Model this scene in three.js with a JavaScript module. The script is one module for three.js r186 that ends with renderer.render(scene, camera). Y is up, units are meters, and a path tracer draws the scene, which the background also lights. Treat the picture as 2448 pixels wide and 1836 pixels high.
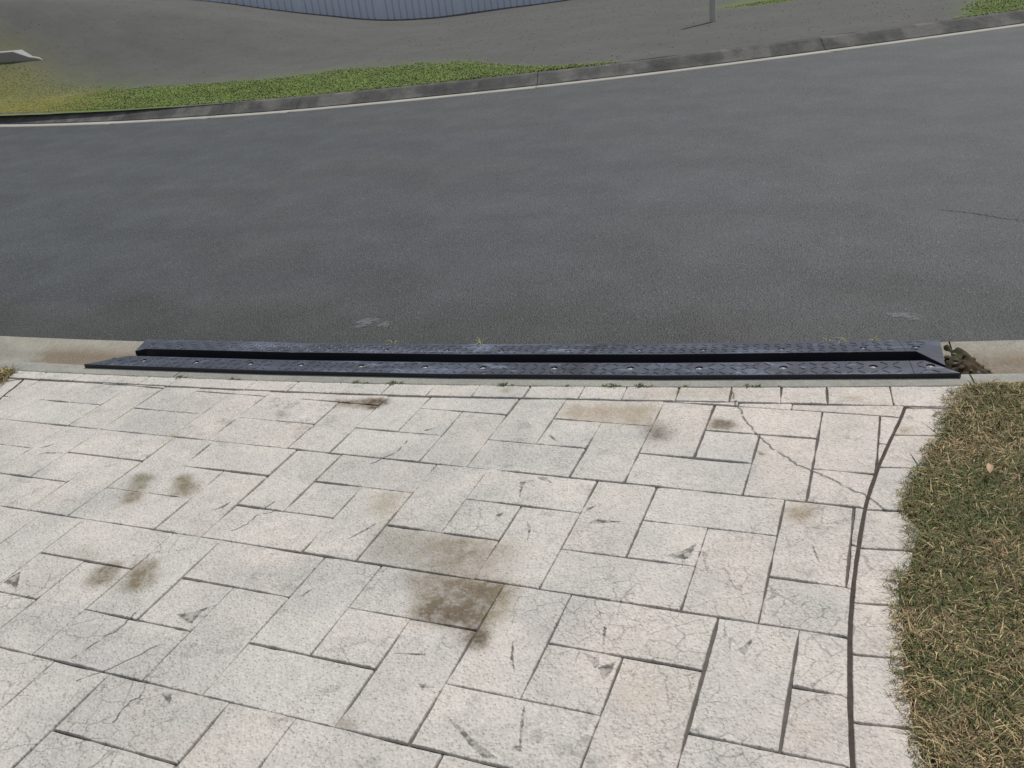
import * as THREE from 'three';
import { mergeGeometries } from 'three/addons/utils/BufferGeometryUtils.js';
import { RoundedBoxGeometry } from 'three/addons/geometries/RoundedBoxGeometry.js';

// ---------------------------------------------------------------- camera, sky, sun, exposure
const scene = new THREE.Scene();
const camera = new THREE.PerspectiveCamera(45.98, 4 / 3, 0.05, 2000);
camera.position.set(0, 1.65, 0);
camera.rotation.order = 'YXZ';
camera.rotation.set(THREE.MathUtils.degToRad(-25.514), 0, THREE.MathUtils.degToRad(-7.717));
const SKY = 1.0;
const SUN_EL = 56, SUN_AZ = 42;                                    // degrees; azimuth to the right of straight ahead
const sunDir = new THREE.Vector3(Math.sin(SUN_AZ * Math.PI / 180) * Math.cos(SUN_EL * Math.PI / 180), Math.sin(SUN_EL * Math.PI / 180), -Math.cos(SUN_AZ * Math.PI / 180) * Math.cos(SUN_EL * Math.PI / 180));
{                                                                  // hazy pale sky with thin high cloud, the same all round but for the glow about the sun
  const w = 512, h = 256, d = new Float32Array(w * h * 4), nz = (x, y, z) => Math.sin(x * 3.1 + 1.3 * Math.sin(z * 4.7 + y)) * Math.sin(z * 3.7 + 1.7 * Math.sin(x * 2.9)) + 0.5 * Math.sin(x * 9.1 + z * 5.3 + 2 * Math.sin(z * 7)) * Math.sin(z * 8.3 - x * 3);
  for (let j = 0; j < h; j++) for (let i = 0; i < w; i++) {
    const th = (i + 0.5) / w * 2 * Math.PI - Math.PI, el = (0.5 - (h - 1 - j + 0.5) / h) * Math.PI, x = Math.cos(el) * Math.cos(th), y = Math.sin(el), z = Math.cos(el) * Math.sin(th), k = (j * w + i) * 4;
    const up = Math.max(y, 0), t = Math.pow(1 - up, 2.5), c = y > 0.02 ? 0.5 + 0.3 * nz(x / (up + 0.35), 0, z / (up + 0.35)) : 0.5, cl = Math.min(1, Math.max(0, c)) * 0.55;
    const g = Math.pow(Math.max(0, x * sunDir.x + y * sunDir.y + z * sunDir.z), 6) * 0.2;
    const base = [0.19 + 0.23 * t, 0.235 + 0.2 * t, 0.315 + 0.14 * t], cloud = [0.44, 0.45, 0.46];
    for (let q = 0; q < 3; q++) d[k + q] = (y < 0 ? [0.2, 0.2, 0.19][q] : base[q] + (cloud[q] - base[q]) * cl + g) * SKY;
    d[k + 3] = 1;
  }
  const sky = new THREE.DataTexture(d, w, h, THREE.RGBAFormat, THREE.FloatType); sky.mapping = THREE.EquirectangularReflectionMapping; sky.magFilter = sky.minFilter = THREE.LinearFilter; sky.needsUpdate = true;
  scene.background = sky; scene.environment = sky;
}
const sun = new THREE.DirectionalLight(new THREE.Color(1, 0.965, 0.91), 3.6);
sun.position.copy(sunDir).multiplyScalar(40); sun.target.position.set(0, 0, -4); scene.add(sun, sun.target);
sun.castShadow = true; sun.shadow.mapSize.set(4096, 4096);
Object.assign(sun.shadow.camera, { left: -30, right: 30, top: 30, bottom: -30, near: 1, far: 120 });
const renderer = new THREE.WebGLRenderer({ antialias: true });
renderer.setSize(1024, 768); renderer.shadowMap.enabled = true;
renderer.toneMapping = THREE.LinearToneMapping; renderer.toneMappingExposure = 0.9;

// ---------------------------------------------------------------- helpers
let seed = 7;
const rnd = () => { seed = (seed + 0x6d2b79f5) | 0; let t = Math.imul(seed ^ (seed >>> 15), 1 | seed); t = (t + Math.imul(t ^ (t >>> 7), 61 | t)) ^ t; return ((t ^ (t >>> 14)) >>> 0) / 4294967296; };
const rr = (a, b) => a + (b - a) * rnd();
const hash = (x, y, s) => { let h = Math.imul(x, 374761393) + Math.imul(y, 668265263) + Math.imul(s, 974634127) | 0; h = Math.imul(h ^ (h >>> 13), 1274126177); h ^= h >>> 16; return (h >>> 0) / 4294967296; };
const vn = (x, y, s = 0, p = 0) => {                               // value noise; p = period in cells (0: none)
  let xi = Math.floor(x), yi = Math.floor(y); let fx = x - xi, fy = y - yi; fx = fx * fx * (3 - 2 * fx); fy = fy * fy * (3 - 2 * fy);
  let x1 = xi + 1, y1 = yi + 1; if (p) { xi = ((xi % p) + p) % p; yi = ((yi % p) + p) % p; x1 = ((x1 % p) + p) % p; y1 = ((y1 % p) + p) % p; }
  const a = hash(xi, yi, s), b = hash(x1, yi, s), c = hash(xi, y1, s), d = hash(x1, y1, s);
  return a + (b - a) * fx + (c - a) * fy + (a - b - c + d) * fx * fy;
};
const fbm = (x, y, o, s = 0, p = 0) => { let v = 0, a = 0.5, n = 0; for (let i = 0; i < o; i++) { v += a * vn(x, y, s + i * 17, p); n += a; x *= 2; y *= 2; p *= 2; a *= 0.5; } return v / n; };
const worley = (x, y, s, p = 0) => {                               // [f1, f2, id]
  const xi = Math.floor(x), yi = Math.floor(y); let f1 = 9, f2 = 9, id = 0;
  for (let j = -1; j < 2; j++) for (let i = -1; i < 2; i++) {
    let cx = xi + i, cy = yi + j, wx = cx, wy = cy; if (p) { wx = ((cx % p) + p) % p; wy = ((cy % p) + p) % p; }
    const dx = cx + hash(wx, wy, s) - x, dy = cy + hash(wx, wy, s + 1) - y, d = dx * dx + dy * dy;
    if (d < f1) { f2 = f1; f1 = d; id = hash(wx, wy, s + 2); } else if (d < f2) f2 = d;
  }
  return [Math.sqrt(f1), Math.sqrt(f2), id];
};
const ss = (a, b, x) => { x = Math.min(1, Math.max(0, (x - a) / (b - a))); return x * x * (3 - 2 * x); };
const clamp = (x, a = 0, b = 1) => Math.min(b, Math.max(a, x));
const lin2s = (x) => (x <= 0.0031308 ? x * 12.92 : 1.055 * Math.pow(x, 1 / 2.4) - 0.055);
function tex(w, h, f, color = true, repeat = true) {               // f(i, j, out) fills out[0..2] with linear values 0..1
  const d = new Uint8Array(w * h * 4), o = [0, 0, 0];
  for (let j = 0; j < h; j++) for (let i = 0; i < w; i++) {
    f(i, j, o); const k = (j * w + i) * 4;
    for (let c = 0; c < 3; c++) d[k + c] = Math.round(255 * clamp(color ? lin2s(clamp(o[c])) : o[c]));
    d[k + 3] = 255;
  }
  const t = new THREE.DataTexture(d, w, h, THREE.RGBAFormat); if (color) t.colorSpace = THREE.SRGBColorSpace;
  t.magFilter = THREE.LinearFilter; t.minFilter = THREE.LinearMipmapLinearFilter; t.generateMipmaps = true;
  t.wrapS = t.wrapT = repeat ? THREE.RepeatWrapping : THREE.MirroredRepeatWrapping; t.needsUpdate = true; return t;
}
const counts = {};
const numbered = (n) => { counts[n] = (counts[n] || 0) + 1; return counts[n] === 1 ? n : n + '_' + String(counts[n] - 1).padStart(3, '0'); };
function mesh(name, geo, mat, parent) { const m = new THREE.Mesh(geo, mat); m.name = numbered(name); m.castShadow = m.receiveShadow = true; (parent || scene).add(m); return m; }
function tag(o, label, category, group, kind) { if (label) o.userData.label = label; if (category) o.userData.category = category; if (group) o.userData.group = group; if (kind) o.userData.kind = kind; return o; }
function thing(name, label, category, group, kind) { const g = new THREE.Group(); g.name = numbered(name); scene.add(g); return tag(g, label, category, group, kind); }
function build(pos, idx, uv, col) {
  const g = new THREE.BufferGeometry(); g.setAttribute('position', new THREE.Float32BufferAttribute(pos, 3));
  if (uv) g.setAttribute('uv', new THREE.Float32BufferAttribute(uv, 2)); if (col) g.setAttribute('color', new THREE.Float32BufferAttribute(col, 3));
  if (idx) g.setIndex(idx); g.computeVertexNormals(); return g;
}
function grid(nx, ny, f) {                                          // f(a, b) -> { p, uv, c }
  const pos = [], uv = [], col = [], idx = [];
  for (let j = 0; j <= ny; j++) for (let i = 0; i <= nx; i++) { const v = f(i / nx, j / ny); pos.push(...v.p); uv.push(...v.uv); if (v.c) col.push(...v.c); }
  for (let j = 0; j < ny; j++) for (let i = 0; i < nx; i++) { const a = j * (nx + 1) + i, b = a + 1, c = a + nx + 1, d = c + 1; idx.push(a, b, c, b, d, c); }
  return build(pos, idx, uv, col.length ? col : null);
}
const std = (o) => new THREE.MeshStandardMaterial({ side: THREE.DoubleSide, ...o });

// ---------------------------------------------------------------- the plan: near kerb line, far kerb line, driveway edges
const kq = (x) => { const c = clamp(x, -6, 5); return -3.507 + 0.343 * c - 0.0175 * c * c + (x - c) * (0.343 - 0.035 * c); };
const kd = (x) => 0.343 - 0.035 * clamp(x, -6, 5);
const arcX = []; { let s = 0; for (let x = 0; x < 30; x += 0.01) { arcX.push([s, x]); s += 0.01 * Math.hypot(1, kd(x)); } s = 0; for (let x = 0; x > -30; x -= 0.01) { s -= 0.01 * Math.hypot(1, kd(x)); arcX.unshift([s, x - 0.01]); } }
const xOfS = (s) => { let a = 0, b = arcX.length - 1; while (b - a > 1) { const m = (a + b) >> 1; if (arcX[m][0] <= s) a = m; else b = m; } return arcX[a][1] + (arcX[b][1] - arcX[a][1]) * (s - arcX[a][0]) / (arcX[b][0] - arcX[a][0]); };
const kp = (s, t) => { const x = xOfS(s), d = kd(x), n = Math.hypot(1, d); return [x + t * d / n, kq(x) - t / n]; };   // s along the kerb, t towards the road
const interp = (tab) => (x) => {                                   // smooth interpolation through [x, y] rows
  const n = tab.length; if (x <= tab[0][0]) { const m = (tab[1][1] - tab[0][1]) / (tab[1][0] - tab[0][0]); return tab[0][1] + m * (x - tab[0][0]); }
  if (x >= tab[n - 1][0]) { const m = (tab[n - 1][1] - tab[n - 2][1]) / (tab[n - 1][0] - tab[n - 2][0]); return tab[n - 1][1] + m * (x - tab[n - 1][0]); }
  let i = 0; while (tab[i + 1][0] < x) i++;
  const sl = (k) => (k <= 0 ? (tab[1][1] - tab[0][1]) / (tab[1][0] - tab[0][0]) : k >= n - 1 ? (tab[n - 1][1] - tab[n - 2][1]) / (tab[n - 1][0] - tab[n - 2][0]) : (tab[k + 1][1] - tab[k - 1][1]) / (tab[k + 1][0] - tab[k - 1][0]));
  const h = tab[i + 1][0] - tab[i][0], t = (x - tab[i][0]) / h, t2 = t * t, t3 = t2 * t;
  return (2 * t3 - 3 * t2 + 1) * tab[i][1] + (t3 - 2 * t2 + t) * h * sl(i) + (3 * t2 - 2 * t3) * tab[i + 1][1] + (t3 - t2) * h * sl(i + 1);
};
const zf = interp([[-30, -36], [-20, -26.6], [-12, -19.5], [-8.04, -16.3], [-5.8, -14.78], [-4.24, -13.93], [-2.75, -13.28], [-1.08, -12.76], [0.52, -12.38], [2.14, -12.12], [3.5, -12.02], [4.8, -11.97], [6.5, -11.96], [9, -12.05], [14, -12.5], [26, -14.5]]);
const fd = (x) => (zf(x + 0.05) - zf(x - 0.05)) / 0.1;
const fp = (x, t) => { const d = fd(x), n = Math.hypot(1, d); return [x + t * d / n, zf(x) - t / n]; };   // t away from the road
const tInner = interp([[-4, -0.15], [-2, -0.15], [-1.2, -0.163], [-0.5, -0.174], [0.2, -0.178], [1, -0.196], [1.7, -0.237], [2.2, -0.27]]);
const gxR = interp([[-3, 1.50], [-2.841, 1.402], [-2.724, 1.323], [-2.562, 1.207], [-2.438, 1.123], [-2.297, 1.035], [-2.145, 0.953], [-1.94, 0.85], [-1.775, 0.775], [-1.6, 0.703], [-1.451, 0.647], [-1.349, 0.61], [-0.9, 0.46], [-0.2, 0.27]]);   // groove x at z
const grassX = interp([[-3.05, 1.73], [-2.893, 1.613], [-2.776, 1.525], [-2.589, 1.388], [-2.45, 1.269], [-2.337, 1.175], [-2.228, 1.102], [-2.112, 1.096], [-2.037, 1.048], [-1.96, 0.999], [-1.884, 0.94], [-1.78, 0.901], [-1.63, 0.834], [-1.53, 0.801], [-1.457, 0.775], [-1.388, 0.754], [-1.327, 0.743], [-0.9, 0.6], [-0.2, 0.42]]);
const gxL = interp([[-4.45, -2.43], [-4.256, -2.444], [-4.066, -2.465], [-3.6, -2.47], [-2.8, -2.4], [-2, -2.27], [-1, -2.08], [-0.2, -1.9]]);
const KerbT = (x, z) => (kq(x) - z) / Math.hypot(1, kd(x));        // approximate t of a plan point

// ---------------------------------------------------------------- textures of the driveway (world map: x -3.6..2, z -4.8..-0.4)
const DX0 = -3.6, DZ0 = -4.8, DW = 5.6, DH = 4.4, TN = 2048;
const duv = (x, z) => [(x - DX0) / DW, (z - DZ0) / DH];
function drawn(n, draw) { const c = document.createElement('canvas'); c.width = c.height = n; const g = c.getContext('2d'); g.setTransform(n / DW / 1000, 0, 0, n / DH / 1000, -DX0 / DW * n, -DZ0 / DH * n); draw(g); return g.getImageData(0, 0, n, n).data; }
const poly = (g, a) => { g.beginPath(); for (let i = 0; i < a.length; i += 2) i ? g.lineTo(a[i], a[i + 1]) : g.moveTo(a[i], a[i + 1]); g.closePath(); g.fill(); };
const GOUGES = [[-1079, -2194, -1028, -2194, -970, -2214, -1005, -2192, -1022, -2144, -1049, -2166], [-16, -2670, 0, -2666, -17, -2615, -25, -2573], [40, -2686, 71, -2678, 89, -2638, 64, -2660], [-12, -2427, -2, -2390, -17, -2326, -11, -2375], [177, -2435, 191, -2459, 217, -2466], [184, -2372, 203, -2389, 290, -2354], [-257, -1637, -225, -1597, -204, -1565, -148, -1501, -179, -1511, -208, -1550], [-76, -1645, -82, -1596, -95, -1517, -88, -1593], [-89, -1881, -93, -1820, -92, -1769, -98, -1821], [92, -1802, 124, -1773, 121, -1751, 112, -1744], [120, -1743, 165, -1756, 143, -1714, 127, -1700], [390, -2158, 430, -2165, 479, -2190, 436, -2128, 403, -2132], [-1730, -2485, -1714, -2518, -1697, -2533, -1667, -2435, -1693, -2465], [-1026, -1863, -999, -1855, -994, -1821], [-1090, -1834, -1075, -1854, -1077, -1835], [-2000, -3399, -1968, -3407, -1885, -3380, -1962, -3393], [-1105, -2760, -1058, -2799, -1073, -2768], [-2018, -3458, -1963, -3476, -1989, -3459], [-370, -3149, -321, -3155, -352, -3141], [113, -2975, 122, -2942, 137, -2915, 121, -2961], [-411, -1900, -322, -1877, -331, -1874], [-713, -2199, -679, -2225, -703, -2197], [-110, -2486, -86, -2494, -100, -2471], [-593, -2467, -507, -2536, -540, -2499], [145, -1820, 161, -1883, 157, -1890, 147, -1843], [-339, -1771, -299, -1753, -327, -1753], [799, -2117, 790, -2030, 789, -2057], [475, -1738, 521, -1771, 485, -1719], [-110, -1529, -90, -1530, -95, -1513]];
const CRACK = [835, -3040, 828, -2892, 835, -2810, 847, -2740, 866, -2650, 892, -2571, 922, -2520, 951, -2473, 985, -2420, 1007, -2370, 1043, -2310, 1062, -2238, 1089, -2221, 1120, -2200];
const cutMap = drawn(TN, (g) => {
  g.fillStyle = '#f00'; for (const a of GOUGES) poly(g, a);
  const line = (a, w) => { g.strokeStyle = '#0f0'; g.lineWidth = w; g.lineJoin = 'round'; g.beginPath(); for (let i = 0; i + 3 < a.length; i += 2) { if (!i) g.moveTo(a[0], a[1]); const n = 4; for (let k = 1; k <= n; k++) { const j = k < n ? 7 : 2; g.lineTo(a[i] + (a[i + 2] - a[i]) * k / n + rr(-j, j), a[i + 1] + (a[i + 3] - a[i + 1]) * k / n + rr(-j, j)); } } g.stroke(); };
  line(CRACK, 5); line([845, -3120, 838, -3060, 835, -3040], 4);
  line([-1010, -2610, -960, -2640, -930, -2690, -890, -2760], 3); line([-930, -2690, -860, -2700], 2.5); line([-1350, -2050, -1280, -2120, -1230, -2180, -1215, -2230], 3);
  line([-1290, -1960, -1180, -2010, -1100, -2060], 2.5); line([-1130, -1780, -1110, -1840, -1085, -1870], 2.2); line([-560, -2940, -470, -3000, -430, -3080], 4);
});
const stainMap = drawn(1024, (g) => {
  const st = (a, col, al, blur) => { g.filter = 'blur(' + blur * 0.7 + 'px)'; g.globalAlpha = Math.min(1, al * 1.05); g.fillStyle = col; poly(g, a); g.filter = 'none'; };
  st([-765, -3550, -552, -3487, -519, -3420, -584, -3400, -750, -3477], '#6f5a3c', 0.62, 4); st([-620, -3500, -530, -3480, -510, -3425, -590, -3405], '#4c3d28', 0.6, 4); st([-1500, -3100, -1420, -3080, -1410, -2985, -1470, -2975], '#7d745a', 0.4, 4); st([-1440, -2510, -1350, -2500, -1345, -2385, -1430, -2400], '#6c5f46', 0.4, 4); st([-1300, -2500, -1215, -2470, -1200, -2340, -1300, -2330], '#74684c', 0.4, 4);
  st([-475, -2528, -395, -2474, -288, -2431, -120, -2346, -197, -2182, -556, -2354], '#8a8068', 0.42, 5); st([-532, -2714, -411, -2694, -470, -2527, -534, -2607], '#8d8260', 0.5, 6);
  st([-405, -2272, -188, -2171, -93, -2119, -184, -1940, -357, -2023, -379, -2119], '#7a6c54', 0.6, 6); st([-280, -2177, -107, -2111, -184, -1946, -340, -2029], '#5c4f3b', 0.58, 7); st([-330, -2440, -60, -2330, -85, -2120, -170, -1940, -300, -2130], '#7a6c52', 0.42, 9); st([-120, -2110, -60, -2110, -110, -1960, -170, -1930], '#8a7a5c', 0.5, 6);
  st([-226, -1958, -150, -1937, -161, -1868, -210, -1866], '#5e5038', 0.95, 5); st([194, -3198, 551, -3091, 489, -2932, 193, -3078], '#96805c', 0.5, 7);
  st([472, -2959, 535, -2929, 535, -2845, 488, -2811, 459, -2866], '#5b4a30', 0.68, 6); st([710, -2939, 800, -2875, 780, -2825, 687, -2851], '#726450', 0.75, 4);
  st([773, -2308, 837, -2320, 863, -2269, 813, -2211, 769, -2239], '#86704c', 0.62, 6); st([-1507, -3115, -1426, -3071, -1422, -2980, -1467, -2991], '#80775c', 0.85, 5);
  st([-1498, -2977, -1421, -2958, -1415, -2867, -1477, -2897], '#776546', 0.85, 5); st([-1332, -3058, -1246, -3047, -1209, -2883, -1298, -2916], '#7b7256', 0.85, 5);
  st([-1423, -2504, -1358, -2494, -1364, -2394, -1427, -2412], '#6c5f46', 0.68, 5); st([-1288, -2499, -1222, -2468, -1210, -2346, -1261, -2337, -1310, -2383], '#74684c', 0.68, 6);
  st([-1571, -2621, -1497, -2622, -1398, -2521, -1484, -2558], '#8d8466', 0.5, 6); st([-544, -1683, -507, -1691, -488, -1653, -534, -1656], '#5a4426', 0.75, 5);
  st([519, -1474, 569, -1470, 566, -1442, 516, -1442], '#9c8560', 0.5, 6); st([165, -1662, 241, -1658, 250, -1611, 157, -1613], '#b09066', 0.4, 9);
  st([8, -3118, 47, -3069, 33, -3041, 12, -3079], '#66625c', 0.6, 4); st([-999, -3481, -947, -3452, -955, -3419, -992, -3444], '#77736e', 0.6, 4);
  st([814, -2663, 835, -2630, 816, -2624], '#7d7350', 0.9, 1); st([1309, -2680, 1349, -2693, 1344, -2647, 1305, -2646], '#8c7450', 0.7, 4);
  st([1228, -2957, 1277, -2929, 1264, -2913, 1224, -2931], '#8c7450', 0.7, 3); st([-48, -3415, -8, -3428, -5, -3389, -39, -3380], '#948460', 0.7, 3); st([-1457, -3430, -1427, -3463, -1402, -3374, -1436, -3357], '#9a9070', 0.5, 5);
  st([500, -3230, 900, -3130, 880, -3060, 480, -3180], '#a08a66', 0.3, 8); st([-500, -3400, -470, -3390, -480, -3350, -520, -3370], '#8c7450', 0.3, 6);
});
const stainAt = (i, j, o) => {                                     // bilinear read of the half-size stain sheet
  const n = 1024, x = clamp(i / 2 - 0.25, 0, n - 1.01), y = clamp(j / 2 - 0.25, 0, n - 1.01), xi = x | 0, yi = y | 0, fx = x - xi, fy = y - yi; o[0] = o[1] = o[2] = o[3] = 0;
  for (const [dx, dy, w] of [[0, 0, (1 - fx) * (1 - fy)], [1, 0, fx * (1 - fy)], [0, 1, (1 - fx) * fy], [1, 1, fx * fy]]) { const k = ((yi + dy) * n + xi + dx) * 4, a = stainMap[k + 3] / 255 * w; o[3] += a; for (let c = 0; c < 3; c++) o[c] += a * Math.pow(stainMap[k + c] / 255, 2.2); }
  if (o[3] > 0) for (let c = 0; c < 3; c++) o[c] /= o[3];
};
const so = [0, 0, 0, 0];
const driveMap = tex(TN, TN, (i, j, o) => {
  const x = DX0 + (i + 0.5) / TN * DW, z = DZ0 + (j + 0.5) / TN * DH;
  const big = fbm(x * 1.6, z * 1.6, 3, 11), mid = fbm(x * 7, z * 7, 3, 23), fine = vn(x * 260, z * 260, 31), gr = vn(x * 110, z * 110, 37);
  const pinkZone = clamp(ss(0.2, 0.9, x + (z + 2.2) * 0.25 + (big - 0.5) * 1.4));                 // the pink cast of the dye, by patches
  const pk = clamp(pinkZone * 0.6 + (mid - 0.5) * 1.1);
  let r = 0.522 + 0.04 * pk, g = 0.499 + 0.012 * pk, b = 0.463 + 0.0 * pk;
  const grey = ss(0.5, 0.75, fbm(x * 3.1 + 5, z * 3.1, 4, 41)); r *= 1 - 0.13 * grey; g *= 1 - 0.12 * grey; b *= 1 - 0.1 * grey;
  let v = 1 + (mid - 0.5) * 0.16 + (fine - 0.5) * 0.22 + (gr - 0.5) * 0.1 + 0.16 * (fbm(x * 34, z * 34, 3, 45) - 0.5);
  const pitty = ss(0.42, 0.7, fbm(x * 2.3, z * 2.3 + 9, 3, 53));
  const w = worley(x * 125, z * 125, 61); if (w[2] < 0.12 + 0.3 * pitty && w[0] < 0.34) v *= 0.8;                         // pits holding dark release dye
  if (w[2] > 0.93 && w[0] < 0.3) v *= 1.2;
  const sc = ss(0.62, 0.72, fbm(x * 16, z * 24, 4, 67)) * (0.3 + 0.7 * pitty); v *= 1 - 0.34 * sc * vn(x * 120, z * 90, 71);
  const wx = x + 0.02 * (fbm(x * 30, z * 30, 3, 81) - 0.5), wz = z + 0.02 * (fbm(x * 30, z * 30, 3, 83) - 0.5);
  const cz = ss(-3.1, -2.3, z + (big - 0.5) * 1.3) * ss(0.36, 0.5, fbm(x * 2.6, z * 2.6, 3, 91));                           // map cracking
  if (cz > 0.02) { const c = worley(wx * 15, wz * 15, 93), e = c[1] - c[0]; if (e < 0.035 * (0.5 + vn(x * 14, z * 14, 97))) v *= 1 - 0.36 * cz * ss(0.25, 0.6, vn(x * 9, z * 9, 99)); }
  if (cz > 0.02) { const c = worley(wx * 33 + 7, wz * 33, 103), e = c[1] - c[0]; if (e < 0.05) v *= 1 - 0.3 * cz * ss(0.45, 0.7, vn(x * 11, z * 11, 107)); }
  const k = (j * TN + i) * 4, gg = cutMap[k] / 255, ck = cutMap[k + 1] / 255;
  if (gg > 0) v *= 1 - gg * (0.25 + 0.5 * ss(0.3, 0.7, fbm(x * 70, z * 70, 3, 111)));
  if (ck > 0) v *= 1 - 0.68 * ck * ss(0.05, 0.4, vn(x * 40, z * 40, 113));
  r *= v; g *= v; b *= v;
  stainAt(i + 15 * (fbm(x * 17, z * 17, 4, 131) - 0.5), j + 18 * (fbm(x * 17, z * 17, 4, 141) - 0.5), so);
  if (so[3] > 0.004) { const a = clamp(so[3] * (0.5 + 1.05 * fbm(x * 30, z * 30, 4, 121)) * (0.7 + 0.6 * gr)); const q = 0.8 + 0.4 * gr; const lm = 0.3 * so[0] + 0.6 * so[1] + 0.1 * so[2]; r += ((0.75 * so[0] + 0.25 * lm) * q - r) * a; g += ((0.75 * so[1] + 0.25 * lm) * q - g) * a; b += ((0.75 * so[2] + 0.25 * lm) * q - b) * a; }
  o[0] = r; o[1] = g; o[2] = b;
}, true, false);
// fine relief, one tile = 0.6 m
const grainBump = tex(1024, 1024, (i, j, o) => {
  const u = i / 1024, v = j / 1024; const w = worley(u * 60, v * 60, 5, 60);
  let h = 0.55 * fbm(u * 6, v * 6, 6, 3, 6) + 0.25 * vn(u * 128, v * 128, 9, 128) + 0.2 * Math.min(1, w[0] * 1.6); if (w[2] < 0.25 && w[0] < 0.35) h -= 0.25;
  o[0] = o[1] = o[2] = clamp(h);
}, false);
const driveBump = grainBump.clone(); driveBump.repeat.set(DW / 0.6, DH / 0.6);
const slabMats = [1, 0.98, 1.015, 0.99].map((k, i) => std({ map: driveMap, bumpMap: driveBump, bumpScale: 0.0046, roughness: 0.86, color: new THREE.Color(k, k * (1 - 0.006 * i), k * (1 - 0.01 * i)) }));

// ---------------------------------------------------------------- ground and road
const groundMap = tex(512, 512, (i, j, o) => { const u = i / 512, v = j / 512, n = fbm(u * 8, v * 8, 5, 2, 8), f = vn(u * 200, v * 200, 4, 200); const k = 0.75 + 0.5 * n * (0.6 + 0.8 * f); o[0] = 0.10 * k; o[1] = 0.098 * k; o[2] = 0.085 * k; });
{ const g = new THREE.PlaneGeometry(900, 900); g.rotateX(-Math.PI / 2); const uv = g.attributes.uv; for (let i = 0; i < uv.count; i++) uv.setXY(i, uv.getX(i) * 300, uv.getY(i) * 300);
  const m = mesh('ground', g, std({ map: groundMap, roughness: 0.95 })); m.position.y = -0.32; tag(m, 'grey ground lying around the street', 'ground', null, 'structure'); }

const roadMap = tex(1024, 1024, (i, j, o) => {                     // one tile = 1.4 m
  const u = i / 1024, v = j / 1024, w = worley(u * 150, v * 150, 7, 150), w2 = worley(u * 70, v * 70, 17, 70), f = vn(u * 400, v * 400, 3, 400), n = fbm(u * 5, v * 5, 5, 8, 5);
  let k = 0.72 + 0.5 * (n - 0.5) + 0.6 * w[2] * ss(0.62, 0.3, w[0]) + 0.4 * (f - 0.5);
  k *= 0.7 + 0.45 * ss(0.0, 0.3, w[1] - w[0]);
  let r = k, g = k, b = k; if (w2[2] > 0.95 && w2[0] < 0.32) { r *= 3; g *= 3; b *= 2.9; } else if (w2[2] < 0.05 && w2[0] < 0.35) { r *= 1.5; g *= 1.2; b *= 0.95; } else if (w2[2] < 0.16 && w2[0] < 0.3) { r *= 0.45; g *= 0.45; b *= 0.45; }
  o[0] = r * 0.6; o[1] = g * 0.6; o[2] = b * 0.6;
});
const roadBump = tex(1024, 1024, (i, j, o) => { const u = i / 1024, v = j / 1024, w = worley(u * 150, v * 150, 7, 150); o[0] = o[1] = o[2] = clamp(0.75 - 0.8 * w[0] + 0.3 * (w[2] - 0.5)); }, false);
const roadNear = (x) => kq(x) - 0.405 * Math.hypot(1, kd(x));
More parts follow.
